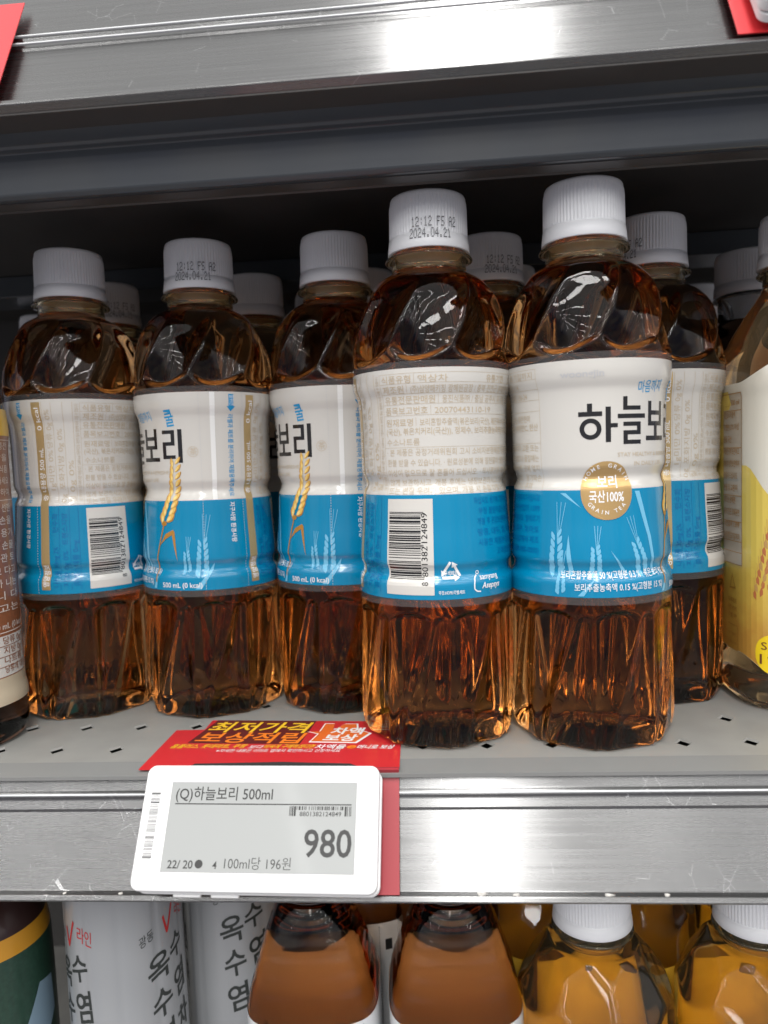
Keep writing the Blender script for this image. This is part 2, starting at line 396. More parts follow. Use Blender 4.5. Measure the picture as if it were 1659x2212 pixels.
def make_body(parent):
    zs = [0, .5] + frange(1.2, 50, 1.6) + frange(50.8, 59, .75) + frange(60, 157, 1.5)[0:] + frange(157.6, 168, .7) + frange(169, 198.6, 1.2)
    V, F = revolve(bottle_r, zs, 176, cap_lo=False, cap_hi=True)
    n = 176; b = len(V)                                 # pushed-up foot
    for r, z in ((24, 1.0), (14, 4.5), (5, 6.0)):
        V += [(r * math.sin(2 * PI * j / n), -r * math.cos(2 * PI * j / n), z) for j in range(n)]
    prev = 0
    for k in range(3):
        s = b + k * n
        for j in range(n): F.append((prev + (j + 1) % n, prev + j, s + j, s + (j + 1) % n))
        prev = s
    F.append(tuple(prev + j for j in range(n - 1, -1, -1)))
    return mesh('bottle_body', V, F, TEA, parent)
def make_neck(parent, z0=198.75, s=1.0, name='neck'):
    p = [(14.2, z0), (15.9, z0), (16.0, z0 + 1.0), (15.8, z0 + 3.2), (18.4, z0 + 3.9), (18.8, z0 + 4.5), (18.4, z0 + 5.3), (16.4, z0 + 5.8), (16.2, z0 + 7.6), (14.2, z0 + 7.6)]
    p = [(r * s, z) for r, z in p]
    V, F = lathe(p + [p[0]], 72)
    return mesh(name, V, F, CLEAR, parent)
def make_cap(parent, z0=205.9, s=1.0, h=24.0, m=None):
    n = 288; rows = []
    k = h / 24
    for r, z, rib in ((15.2, .3, 0), (17.9, 0, 0), (18.2, .4, 0), (17.95, 3, 0), (17.6, 5.9, 0), (17.15, 6.15, 0), (17.15, 6.5, 0), (17.45, 7.2, .55), (17.25, 18.6, .55), (17.1, 20.4, .35), (16.8, 21.6, .0), (16.65, 22.7, 0), (16.35, 23.3, 0), (15.8, 23.65, 0), (15.0, 23.75, 0), (6, 23.75, 0), (.3, 23.75, 0)):
        rows.append([((r * s - (rib if (j % 4) in (0, 1) else 0)) * math.sin(2 * PI * j / n), -(r * s - (rib if (j % 4) in (0, 1) else 0)) * math.cos(2 * PI * j / n), z0 + z * k) for j in range(n)])
    V, F = surf(rows, cap_hi=True, cap_lo=True)
    o = mesh('cap', V, F, m or CAP, parent)
    return o

ZB, ZM, ZT = 62.4, 104.6, 154.9
def on_label(eps):
    def fn(phi, z):
        a = math.radians(phi); r = prof(z) + .28 + eps
        return (r * math.sin(a), -r * math.cos(a), z)
    return fn
DEG = 360 / (2 * PI * 31.5)           # degrees per mm of label
def lab(u, v, eps): return on_label(eps)(u * DEG, v)
def M(phi): return phi / DEG           # degrees -> mm along the label
FILM = mat('clear_film', (.85, .85, .85), .12); FILM.node_tree.nodes['Principled BSDF'].inputs['Alpha'].default_value = .06
def bottle_env(z): return prof(z) + .05
def make_label(parent):
    zs = frange(ZB, ZM, .9) + frange(ZM, ZT, .9)[1:]
    n = 144
    V, F = revolve(lambda z, a: prof(z) + .28, zs, n)
    nl = len(frange(ZB, ZM, .9)) - 1
    idx = [1 if (i // n) < nl else 0 for i in range(len(F))]
    L = mesh('label', V, F, [LWHITE, LBLUE], parent, idx=idx)
    for z0, z1 in ((59.4, ZB - .05), (ZT + .05, 157.6)):
        V, F = revolve(lambda z, a: bottle_env(z) + .3, frange(z0, z1, .7), 96); mesh('clear_film_edge', V, F, FILM, L)
    p1 = lambda u, v: lab(u, v, .10)
    p2 = lambda u, v: lab(u, v, .20)
    p3 = lambda u, v: lab(u, v, .30)
    # --- big black lettering, drawn from bars and a ring
    A = Art(); b = M(-98); z = 121.0
    def R(u0, v0, u1, v1): A.rect(b + u0, z + v0, b + u1, z + v1)
    R(3.3, 13.9, 5.2, 17.0); R(0, 12.1, 8.9, 13.9); A.ring(b + 4.5, z + 7.2, 2.35, 4.1)
    R(10.2, 2.0, 12.2, 15.6); R(12.2, 7.6, 14.9, 9.2)
    R(17.1, 14.2, 18.9, 19.4); R(18.9, 14.2, 24.9, 15.8); R(14.9, 11.0, 27.2, 12.7)
    R(17.2, 8.0, 25, 9.6); R(23.2, 6.3, 25, 8.0); R(17.2, 4.7, 25, 6.3); R(17.2, 2.6, 19, 4.7); R(17.2, 1.0, 25, 2.6)
    R(29, 8, 30.9, 17.6); R(36.6, 8, 38.5, 17.6); R(30.9, 12.2, 36.6, 13.9); R(30.9, 8, 36.6, 9.7); R(32.8, 4.0, 34.8, 8.0); R(27.8, 2.2, 39.8, 4.0)
    R(42, 15, 48.6, 16.7); R(46.7, 11.2, 48.6, 15); R(42, 9.5, 48.6, 11.2); R(42, 5, 43.9, 9.5); R(42, 3.3, 48.8, 5); R(50.2, 1.4, 52.3, 17)
    A.build('brand_lettering', p1, INK, L, 1.8)
    # --- handwritten blue line above
    A = Art(); A.text('마음까지', M(-55), 142.0, 4.4, 12.5, .004, rot=4); A.text('쿨', M(-17), 139.8, 7.6, 4.6, .012, rot=6)
    A.build('script_lettering', p1, CYAN, L)
    A = Art(); A.text('woongjin', M(-109), 148.3, 3.0, 15.5, .02); A.build('maker_lettering', p1, GREYINK, L)
    A = Art(); A.text('STAY HEALTHY & REFRESHED', M(-71), 117.2, 2.0, 31.5); A.text('IN DAILY LIFE', M(-58), 113.6, 2.0, 16)
    A.ring(M(6), 127.4, 2.25, 2.45); A.text('茶', M(6) - 1.55, 126.1, 3.1)
    A.build('slogan_lettering', p1, TAN, L)
    # --- golden round emblem
    A = Art(); A.disc(M(-79), 104.2, 10.1, 11.4, 48, 2.15); e = A.build('emblem', p2, GOLD2, L, 1.6)
    A = Art(); A.text('보리', M(-79) - 3.7, 105.6, 4.6, 7.8, .02); A.text('국산100%', M(-79) - 6.9, 100.0, 4.4, 13.4, .02)
    for txt, a0, da, rr, up_ in (('HOME GRAIN', 150, -13.5, 9.0, 1), ('GRAIN TEA', 218, 12.5, 9.3, -1)):
        for i, ch in enumerate(txt):
            if ch == ' ': continue
            a = math.radians(a0 + da * i); A.text(ch, M(-79) + rr * math.cos(a) * .98, 104.2 - (.0 if up_ > 0 else 0) + rr * math.sin(a), 1.9, None, .01, rot=math.degrees(a) - 90 * up_, align='c')
    A.build('emblem_lettering', p3, WINK, L)
    # --- ear of barley
    A1, A2, A3 = Art(), Art(), Art()
    def ear(cx, cz, ang, ln, wd, tgt, tgt2, n=9, bend=14):
        def axis(t):
            a = math.radians(ang - bend * t); return (cx + ln * t * math.sin(a), cz + ln * t * math.cos(a), a)
        for i in range(n):
            for sd in (-1, 1):
                t = (i + (.5 if sd > 0 else 0)) / n; x, y, a = axis(t); k = (1 - .45 * t) * wd
                aa = a + sd * .38; L_ = ln / n * 1.7 * (1 - .25 * t)
                pts = []
                for q, ww in ((0, 0), (.2, .62), (.5, 1), (.8, .62), (1, .05)):
                    pts.append((q * L_, ww * k * .5))
                pts = pts + [(q, -w_) for q, w_ in pts[-2:0:-1]]
                ox, oy = x + sd * k * .42 * math.cos(a), y - sd * k * .42 * math.sin(a)
                P = [(ox + q * math.sin(aa) + w_ * math.cos(aa), oy + q * math.cos(aa) - w_ * math.sin(aa)) for q, w_ in pts]
                tgt.poly(P)
                if tgt2 is not None:
                    tgt2.poly([(ox + .12 * k + (px_ - ox) * .55, oy + (py_ - oy) * .62 + .25) for px_, py_ in P])
    A3.line([(M(-32) - .3, 66), (M(-31), 78), (M(-24), 93.5)], .7)
    A3.poly([(M(-28), 83.5), (M(-22), 89), (M(-14.5), 91), (M(-13), 90), (M(-10.5), 76), (M(-13), 82), (M(-15.5), 88.6), (M(-22), 86.6)])
    A3.disc(M(-24) + .2, 94, 1.6, 1.2, 16)
    ear(M(-24), 93.4, 27, 31, 3.1, A3, None, 9)
    g3 = A3.build('barley_ear_outline', p2, GRAIN3, L, 2)
    ear(M(-24) + .05, 93.7, 27, 30.6, 2.5, A1, A2, 9)
    A1.build('barley_ear', lambda u, v: lab(u, v, .26), GRAIN, L, 2); A2.build('barley_grain_shine', lambda u, v: lab(u, v, .32), GRAIN2, L, 2)
    # --- pale ghost ears and blades printed in the blue
    A = Art()
    for cx, cz, ang, ln, wd in ((M(-116), 70, 5, 22, 2.3), (M(-88), 70, 3, 15, 2.1), (M(-52), 70, -14, 18, 2.4), (M(-3), 70, 4, 13, 1.6), (M(9), 68, 6, 22, 2.3), (M(-112), 60, 4, 13, 1.6)):
        if cz < 63: cz = 63.2
        ear(cx, cz, ang, ln * .8, wd, A, None, 6, 3)
        for d in (-9, 0, 9):
            a = math.radians(ang + d * .7); x0 = cx + ln * .62 * math.sin(math.radians(ang)); z0 = cz + ln * .62 * math.cos(math.radians(ang))
            A.line([(x0, z0), (x0 + ln * .75 * math.sin(a), min(103.8, z0 + ln * .75 * math.cos(a)))], .22)
    for pts in ([(-112, 103.5), (-108, 103.5), (-97, 97.6)], [(-58, 103.6), (-54, 103.6), (-46, 86), (-42, 70), (-44, 70), (-49, 86)], [(-106, 70), (-103, 72), (-106, 87), (-107.5, 80)], [(-78, 81), (-66, 72), (-62, 70), (-70, 73)], [(4, 63), (9, 63), (19, 72), (20, 75), (15, 71)], [(-36, 63), (-33, 63), (-30.5, 69), (-32, 69)], [(-100, 63), (-96, 63), (-88, 70), (-92, 68)]):
        A.poly([(M(a_), z_) for a_, z_ in pts])
    A.build('pale_barley_print', p1, PALEB, L, 1.8)
    A = Art(); A.text('보리혼합추출액 50 %(고형분 0.3 % · 볶은보리 92 %)', M(-112), 70.0, 3.0, 46, .006); A.text('보리추출농축액 0.15 %(고형분 15 %)', M(-102), 65.2, 3.0, 36, .006)
    A.text('500 mL (0 kcal)', M(-25), 63.8, 2.9, 19, .006)
    A.build('content_lettering', p2, WINK, L)
    # --- perforation, seam, tear arrow, vertical notices
    A = Art()
    for ph in (12.5, 47.5):
        zz = ZB + .5
        while zz < ZT - .4: A.rect(M(ph) - .14, zz, M(ph) + .14, zz + .55); zz += 1.25
    A.build('perforation', p1, GREYINK, L, 3)
    A = Art(); A.rect(M(21), ZM + .1, M(25), ZT - .1); A.build('seam_strip', p1, mat('label_bare_film', (.80, .80, .78), .15, coat=.6), L, 2)
    A = Art(); A.rect(M(36), 148, M(40), 153.8); A.poly([(M(34.4), 148.2), (M(41.6), 148.2), (M(38), 145.8)])
    A.text('라벨과 페트를 분리하여 재활용해주세요', M(36.2), 144.5, 2.5, 38.5, .012, rot=-90)
    A.build('recycling_notice', p1, CYAN, L)
    A = Art(); A.text('절취선', M(37), 153.4, 2.0, 4.8, 0, rot=-90); A.build('arrow_lettering', p2, WINK, L); A = Art(); A.text('지구사랑 환경사랑', M(35.5), 103.3, 2.3, 19, .012, rot=-90)
    A.build('notice_lettering', p2, WINK, L)
    A = Art()
    c, cz = M(137.5), 73.4
    for k in range(3):
        a = math.radians(90 + 120 * k); b2 = math.radians(90 + 120 * (k + 1)); r_ = 4.7
        P0 = (c + r_ * math.cos(a), cz + r_ * math.sin(a)); P1 = (c + r_ * math.cos(b2), cz + r_ * math.sin(b2))
        mix = lambda t: (P0[0] + (P1[0] - P0[0]) * t, P0[1] + (P1[1] - P0[1]) * t)
        A.line([mix(.08), mix(.68)], 1.0); d = (P1[0] - P0[0], P1[1] - P0[1]); n_ = math.hypot(*d); dx, dy = d[0] / n_, d[1] / n_
        m0 = mix(.66); A.poly([(m0[0] + dy * 1.3, m0[1] - dx * 1.3), (m0[0] - dy * 1.3, m0[1] + dx * 1.3), (m0[0] + dx * 2.2, m0[1] + dy * 2.2)])
    A.text('무색페트', c, 72.0, 1.9, 5.4, .01, align='c'); A.text('뚜껑:HDPE/라벨:페트', c, 64.6, 1.5, 10, .01, align='c')
    A.build('recycling_mark', p2, WINK, L); A = Art()
    A.text('samyang', M(159), 69.6, 2.6, 9.3, .005, shear=.2); A.text('Asepsys', M(160), 66.0, 2.9, 9.0, .02, shear=.2)
    A.line([(M(157), 71.5), (M(155), 70.5), (M(154), 68), (M(154), 66), (M(156), 65), (M(159), 64.8)], .5); A.ring(M(158), 72.5, .5, .8, 12)
    A.build('bottler_mark', p2, WINK, L)
    # --- gold nutrition strip with rotated figures
    A = Art(); A.rect(M(51), 64.5, M(58.6), 153.6); gs = A.build('gold_strip', p1, GOLD, L, 1.8)
    A = Art(); A.text('영양정보', M(57.3), 66, 3.0, 10.5, .02, rot=90); A.build('strip_heading', p2, WINK, L); A = Art(); A.text('총 내용량 500 mL', M(57.2), 107, 2.6, 25, .006, rot=90); A.text('0 kcal', M(57.2), 140.5, 2.6, 10.5, .01, rot=90)
    A.build('strip_lettering', p2, WINK, L)
    A = Art()
    for ph, items in ((65.5, (('1g미만 0%', 112, 19), ('당류 0g 0%', 132, 18))), (74, (('0g', 106, 4), ('포화지방 0g 0%', 112, 29))), (82, (('질', 106, 3), ('0g 0%', 111, 15)))):
        for t, zz, wd in items: A.text(t, M(ph), zz, 2.7, wd, 0, rot=90)
    for ph in (59.8, 67.3, 76, 83.4): A.line([(M(ph), 106.2), (M(ph), 153.5)], .16)
    A.text('1일 영양성분 기준치에 대한 비율(%)은 2,000 kcal 기준이므로 개인의 필요 열량에 따라 다를 수 있습니다', M(87.6), 106.5, 1.6, 46, 0, rot=90)
    A.build('nutrition_print', p1, TAN, L, 2.6)
    A = Art()
    # --- tan information table
    rows = ((150.0, '식품유형', 12, '액상차', 11), (146.0, '제조원', 9, '(주)삼양패키징 광혜원공장 / 충북 진천군 광혜원면 죽현길 114', 56), (142.0, '유통전문판매원', 21, '웅진식품㈜ / 충남 공주시 유구읍 국사로 136-24', 48),
            (137.7, '품목보고번호', 18, '20070443110-19', 25), (133.0, '원재료명', 12, '보리혼합추출액(볶은보리(국산), 볶은옥수수(국산), 볶은현미', 58))
    u0 = M(90)
    for z_, a_, wa, t_, wt in rows:
        A.text(a_, u0 + .5, z_ - .6, 2.9, wa, .006); A.text(t_, u0 + wa + 3.2, z_ - .6, 2.8, wt, .002)
        A.line([(u0 + wa + 1.7, z_ - .8), (u0 + wa + 1.7, z_ + 2.6)], .14)
    A.text('유통기한', u0 + 42, 149.4, 2.8, 10.5, .012); A.text('상단 표기일까지', u0 + 56, 149.4, 2.8, 21)
    for z_, t_, wt in ((128.9, '(국산), 볶은치커리(국산)), 정제수, 보리추출농축액(국산), 비타민C, 탄산', 77), (124.7, '수소나트륨', 14.5), (120.6, '· 본 제품은 공정거래위원회 고시 소비자분쟁해결기준에 의거 교환 또는', 77), (116.4, '환불 받을 수 있습니다. · 원료성분에 의해 침전물이 생길 수 있으나 품질에는', 77),
                       (112.3, '이상이 없으므로 잘 흔들어 드십시오. · 직사광선을 피해 서늘한 곳에 얼지', 77), (108.4, '않게 보관하시고, 개봉 후에는 냉장보관하시고 드십시오. · 용기파손', 77), (105.1, '또는 변질 우려가 있으며, 개봉 시 손을 다칠 수 있으니 주의', 72)):
        A.text(t_, u0 + .5, z_, 2.7, wt, .008 if z_ == 128.9 else .0)
    for z_ in (152.9, 149.0, 145.0, 140.9, 136.5, 123.7): A.line([(M(89), z_), (M(233), z_)], .13)
    A.line([(M(89), 104.8), (M(89), 152.9)], .13); A.line([(M(233), 104.8), (M(233), 152.9)], .13)
    A.build('small_print', p1, TAN, L, 2.6)
    A = Art()
    for z_, t_, wt, x_ in ((100.4, '하십시오. 용기째 가열하거나 냉동하지 마십시오', 48, 37), (96.2, '부정 불량식품 신고는 국번없이 1399', 40, 39), (92, '개봉 후 온장보관하지 마십시오. 알레르기', 46, 38), (87.6, '땅콩, 대두, 밀, 게, 새우, 토마토', 40, 38), (83.4, '시용한 제품과 같은 시설에서 제조', 42, 38), (79.2, '고객상담실 (080-000-0000)', 34, 48)):
        A.text(t_, u0 + x_, z_, 2.7, min(wt, 77 - x_ + .5), .0)
    A.build('dark_small_print', p1, DBLUE, L, 2.6); A = Art()
    for ph, items in ((66, (('나트륨 30mg 2%', 66, 19), ('탄수화', 92, 9))), (74, (('지방 0g 0%', 66, 17), ('트랜스지방', 86, 15))), (82, (('콜레스테롤 0mg', 66, 22),))):
        for t, zz, wd in items: A.text(t, M(ph), zz, 2.7, wd, 0, rot=90)
    for ph in (67.3, 76, 83.4): A.line([(M(ph), 64.5), (M(ph), 104)], .16)
    A.build('dark_nutrition_print', p1, DBLUE, L, 2.6)
    # --- barcode on a white panel
    A = Art(); A.rect(M(90), 64.3, M(125.5), 103.0); bc = A.build('barcode_panel', p1, LWHITE, L, 1.4)
    A = Art(); bits = ean_bits('8801382124849'); n = len(bits)
    for a_, b_ in runs(bits):
        guard = a_ < 3 or a_ >= n - 3 or 45 <= a_ < 50
        A.rect(M(91.6), 70.6 + 27.2 * a_ / n, M(116.5 if not guard else 118.5), 70.6 + 27.2 * b_ / n)
    A.text('8', M(121.2), 68.2, 2.9, None, .0, rot=90); A.text('801382', M(121.2), 71.6, 2.9, 12.4, .0, rot=90); A.text('124849', M(121.2), 85.4, 2.9, 12.0, .0, rot=90)
    A.build('barcode', p2, INK, L, 1.6)
    return L
def date_print(cap, r0=17.75):
    DOT = {'1': '00100 01100 00100 00100 00100 00100 01110', '2': '01110 10001 00001 00110 01000 10000 11111', ':': '00000 00100 00100 00000 00100 00100 00000', 'F': '11111 10000 10000 11110 10000 10000 10000', 'S': '01111 10000 10000 01110 00001 00001 11110',
           'A': '01110 10001 10001 11111 10001 10001 10001', '0': '01110 10001 10001 10001 10001 10001 01110', '4': '00010 00110 01010 10010 11111 00010 00010', '.': '00000 00000 00000 00000 00000 01100 01100', ' ': '00000 ' * 7}
    A = Art()
    for txt, u0, v0 in (('12:12 FS A2', -8.4, 214.2), ('2024.04.21', -9.2, 209.6)):
        for i, ch in enumerate(txt):
            for r_, row in enumerate(DOT[ch].split()):
                for c_, bit in enumerate(row):
                    if bit == '1': A.disc(u0 + 1.78 * i + .29 * c_, v0 + .58 * (6 - r_), .19, .27, 6)
    return A.build('date_print', lambda u, v: ((lambda r, a: (r * math.sin(a), -r * math.cos(a), v))((17.12 if v > 212.2 else 17.62 - .06 * (v - 206)), u / 17.1)), mat('grey_jet_ink', (.10, .10, .11), .5), cap, 1.0)

GROUP_T = 'blue and white labelled barley tea bottles'
proto = thing('tea_bottle', '', 'bottle', group=GROUP_T)
make_body(proto); make_neck(proto); cap0 = make_cap(proto, 205.9, .965); date_print(cap0); make_label(proto)
# x, y, turn of bottle, turn of the cap print (absolute, None = out of sight), label
spots = [
    (-7.0, 47.2, -126, 6, 'front barley tea bottle standing on the red card, barcode and tan text facing us'),
    (59.7, 44.1, 82, 170, 'front barley tea bottle with large black lettering and round gold emblem facing us'),
    (-122.2, 90.6, 0, 9, 'barley tea bottle with dated cap and golden barley ear, behind the white price tag'),
    (-54.5, 93.8, -14, 160, 'barley tea bottle with golden barley ear and blank cap, partly hidden behind the barcode bottle'),
    (-189.4, 91.3, -61, 190, 'barley tea bottle at the left with shaded barcode, beside the brown labelled bottle'),
    (99.6, 99.1, -57, -62, 'barley tea bottle behind the emblem bottle, barcode at its right edge'),
    (23.1, 114, -116, 20, 'dated barley tea bottle in the gap between the two front bottles'),
    (-200.1, 163, -70, 40, 'shaded barley tea bottle right behind the leftmost barley tea bottle'),
    (-112.3, 164, 60, 200, 'barley tea bottle whose blank cap shows at the right of the dated second bottle'),
    (-45.9, 169, 30, 220, 'barley tea bottle with cap half hidden between the gold ear bottle and the barcode bottle'),
    (37.6, 182, 120, 35, 'barley tea bottle deep in the row, cap edge showing left of the emblem bottle'),
    (-281.9, 240, 200, 180, 'barley tea bottle far back at the left, only a small shaded cap showing'),
    (-81.6, 219, 80, 180, 'barley tea bottle far back, tiny shaded cap showing left of the blank capped ear bottle'),
    (174.0, 269, 40, 180, 'barley tea bottle far back at the right, beside the yellow bottle'),
]
for i, (x, y, rot, crot, lb) in enumerate(spots):
    o = proto if i == 0 else copy_tree(proto)
    o.rotation_mode = 'ZYX'; o.location = (x * MM, y * MM, (.45 if i == 0 else 0) * MM); o.rotation_euler = (0, math.radians(.45 if i == 1 else .85), math.radians(rot))
    tag(o, lb, 'bottle', GROUP_T)
    for ch in o.children:
        if ch.name.startswith('cap'): ch.rotation_euler.z = math.radians(crot - rot)

# ------------------------------------------------------------------ other bottles of the middle shelf
def sq_r(half, p):
    """superellipse radius factor"""
    def f(a): return half / ((abs(math.sin(a)) ** p + abs(math.cos(a)) ** p) ** (1 / p))
    return f
# brown labelled bottle, far left
BR = mat('brown_film', (.25, .095, .045), .28, coat=.4); BE = mat('beige_film', (.52, .44, .32), .3, coat=.4); YB = mat('yellow_film', (.72, .44, .03), .3, coat=.4)
bt = thing('tea_bottle', 'brown labelled bottle with yellow band and nutrition table, cut by the left edge', 'bottle', (-229.5, 37.5, 0), -8)
bprof = interp([(0, 27.5), (2, 30), (6, 31.2), (14, 31.6), (20, 31.6), (26, 30.7), (60, 30.4), (130, 30.4), (140, 31.2), (150, 30.6), (158, 29), (168, 25), (180, 19), (190, 15), (197, 13.6)])
V, F = revolve(lambda z, a: bprof(z), [0, 1] + frange(2, 197, 3), 96, cap_lo=True, cap_hi=True)
mesh('bottle_body', V, F, liquid('dark_tea', (.55, .40, .28), 110), bt)
make_neck(bt, 197.2, .86); make_cap(bt, 204, .86)
V, F = revolve(lambda z, a: bprof(z) + .25, frange(18, 150, 2), 96)
idx = []
for i in range(len(F)):
    z = 18 + 2 * (i // 96); idx.append(2 if z < 30 else 0 if z < 138 else 1)
bl = mesh('label', V, F, [BR, YB, BE], bt, idx=idx)
bfn = lambda e: (lambda u, v: ((lambda r, a: (r * math.sin(a), -r * math.cos(a), v))(bprof(v) + .25 + e, u / 30.6)))
bfs = lambda e: (lambda u, v: bfn(e)(u + 28, v))
A = Art(); A.rect(2, 30.5, 40, 48.5); A.build('nutrition_panel', bfs(.1), LWHITE, bl, 2)
A = Art()
for z_, t_, wd in ((45, '당류 0g 0%', 21), (40.6, '지방 0g 0%', 21), (36.2, '나트륨 1%', 21), (32.2, '당류에 대한 비율', 24)): A.text(t_, 18, z_, 3.2, wd, .01)
for z_ in (34.8, 39.3, 44): A.line([(2, z_), (40, z_)], .3)
A.build('nutrition_lettering', bfs(.2), BR, bl, 2)
A = Art(); A.text('500 mL (0 kcal)', 11, 51.5, 3.2, 26, .01)
for k, t_ in enumerate(('결이 선한', '이 손을', '선 용기', '고 손물', '용관 토', '보 다고', '까 니는', '니 다', '고는')): A.text(t_, 14.5 + .2 * k, 104 - 5.6 * k, 3.6, 17, .005)
for k, t_ in enumerate(('질소충전', '부당을', '불량식품', '주의하세요', '보관하여')): A.text(t_, 15, 132 - 5.2 * k, 3.2, 17, 0)
A.line([(2, 50), (40, 50)], .4); A.frame(6, 109, 38, 136, .25)
A.build('white_lettering', bfs(.1), mat('cream_ink', (.66, .58, .52), .4), bl, 2)

# big yellow labelled bottle, right edge (rounded square)
AMB = liquid('amber_tea', (.91, .60, .08), 14, tint=(.96, .84, .62), clear=.97)
yb = thing('tea_bottle', 'larger square shouldered bottle with cream and yellow label, cut by the right edge', 'bottle', (164.8, 86, 0), 0); yb.rotation_euler.y = math.radians(.6)
yb_half = interp([(0, 30), (2, 32.5), (7, 34), (12, 34.2), (18, 33.4), (140, 33.4), (146, 34.3), (152, 34.0), (160, 31.5), (170, 27.5), (180, 22.5), (188, 17.5), (192, 15.6), (193, 15.4)])
yb_pow = interp([(0, 3.4), (150, 4.2), (165, 3.4), (180, 2.4), (190, 2), (193, 2)])
def yb_r(z, a): return sq_r(yb_half(z), yb_pow(z))(a)
V, F = revolve(yb_r, [0, 1] + frange(2, 193, 2.2), 144, cap_lo=True, cap_hi=True)
mesh('bottle_body', V, F, AMB, yb); make_neck(yb, 193.2, .98); make_cap(yb, 200.3, 1.0)
def yl_rng(a):
    d = (math.degrees(a) + 180) % 360 - 180       # front = 0, left side = -90
    side = sstep((abs(d) - 18) / 45)
    return 10 + 14 * side, 160 - 13 * side
rows = []; nn = 144; K = 60
for k in range(K + 1):
    ring_ = []
    for j in range(nn):
        a = 2 * PI * j / nn; lo, hi = yl_rng(a); z = lo + (hi - lo) * k / K; r = yb_r(z, a) + .3
        ring_.append((r * math.sin(a), -r * math.cos(a), z))
    rows.append(ring_)
V, F = surf(rows)
CREAM = mat('cream_film', (.72, .68, .58), .28, coat=.4)
def field_mat():
    m = mat('grain_field_film', (.78, .52, .03), .28, coat=.4); nt = m.node_tree; N = nt.nodes; L = nt.links
    tc = N.new('ShaderNodeTexCoord'); sp = N.new('ShaderNodeSeparateXYZ'); L.new(tc.outputs['Object'], sp.inputs[0])
    ns = N.new('ShaderNodeTexNoise'); ns.inputs['Scale'].default_value = 130; ns.inputs['Detail'].default_value = 5; L.new(tc.outputs['Object'], ns.inputs[0])
    a = N.new('ShaderNodeMath'); a.operation = 'MULTIPLY_ADD'; a.inputs[1].default_value = .04; L.new(ns.outputs[0], a.inputs[0]); L.new(sp.outputs['Z'], a.inputs[2])
    b = N.new('ShaderNodeMath'); b.operation = 'MULTIPLY_ADD'; b.inputs[1].default_value = .9; L.new(sp.outputs['X'], b.inputs[0]); L.new(a.outputs[0], b.inputs[2])
    r = N.new('ShaderNodeMapRange'); r.inputs[1].default_value = .02; r.inputs[2].default_value = .062; L.new(b.outputs[0], r.inputs[0])
    mx = N.new('ShaderNodeMix'); mx.data_type = 'RGBA'; mx.inputs[6].default_value = (.52, .27, .05, 1); mx.inputs[7].default_value = (.74, .55, .10, 1); L.new(r.outputs[0], mx.inputs[0])
    L.new(mx.outputs[2], N['Principled BSDF'].inputs['Base Color']); return m
FIELD = field_mat()
yl = mesh('label', V, F, [CREAM], yb)
def yfn(e): return lambda u, v: ((lambda a, r: (r * math.sin(a), -r * math.cos(a), v))(math.radians(u), yb_r(v, math.radians(u)) + .3 + e))
A = Art(); fp = [(d, 95 + 15 * sstep((-d - 36) / 20) + 34 * sstep((-d - 66) / 14) + 15 * sstep((d - 20) / 50)) for d in range(-128, 90, 4)]
for (d0, h0), (d1, h1) in zip(fp, fp[1:]):
    l0, l1 = yl_rng(math.radians(d0))[0] + .2, yl_rng(math.radians(d1))[0] + .2
    for q in range(12): A.poly([(d0, l0 + (h0 - l0) * q / 12), (d1, l1 + (h1 - l1) * q / 12), (d1, l1 + (h1 - l1) * (q + 1) / 12), (d0, l0 + (h0 - l0) * (q + 1) / 12)])
A.build('grain_field_print', yfn(.08), FIELD, yl, 0)
A = Art(); A.rect(-92, 64, -60, 143); A.build('information_panel', yfn(.18), mat('greige_film', (.47, .41, .33), .3, coat=.4), yl, 2)
A = Art(); A.frame(-91.7, 64.3, -60.3, 142.7, .35)
for z_ in (135, 118, 96, 84, 75, 70): A.line([(-91.7, z_), (-60.3, z_)], .3)
for k, t_ in enumerate(('내용량 500 ml', '볶은보리추출액', '고형분 0.7% 이상', '원료 국산', '서늘한 곳에 보관하고', '개봉 후 냉장보관하며', '흔들어 드십시오', '반품 및 교환처', '제조원 광혜원', '충북 진천군 광혜원면', '국번없이 1399', '유통기한 표기일까지')):
    A.text(t_, -90.5, 137.5 - 5.6 * k, 3.0, min(27.5, 3.1 * len(t_)), .004)
A.build('information_lettering', yfn(.32), GRAIN3, yl, 2)
A = Art()
for k in range(3):
    a = math.radians(90 + 120 * k); b2 = math.radians(210 + 120 * k); A.line([(-74 + 6 * math.cos(a), 55 + 4.6 * math.sin(a)), (-74 + 6 * math.cos(b2) * .8, 55 + 4.6 * math.sin(b2) * .8)], .8)
for k, t_ in enumerate(('무색페트', '뚜껑 HDPE', '라벨 PP')): A.text(t_, -82, 46 - 3.6 * k, 2.4, 15, .02)
A.frame(-83, 24, -66, 35.5, .5); A.text('samyang', -81.5, 30.6, 2.2, 14, .01); A.text('asepsys', -81.5, 26.4, 2.2, 14, .01)
A.build('recycling_mark', yfn(.2), GRAIN3, yl, 2)
A = Art(); A.disc(-32, 26, 17, 9.5, 40, 2.4); A.build('round_badge', yfn(.15), mat('badge_yellow', (.86, .62, .02), .3), yl, 2)
A = Art(); A.text('SINCE', -45, 28.0, 4.2, 24, .0); A.text('19', -46, 21.4, 5.6, 11, .0); A.build('badge_lettering', yfn(.3), mat('brown_ink', (.16, .05, .02), .4), yl, 2)
A = Art()
B = Art(); rg = random.Random(5)
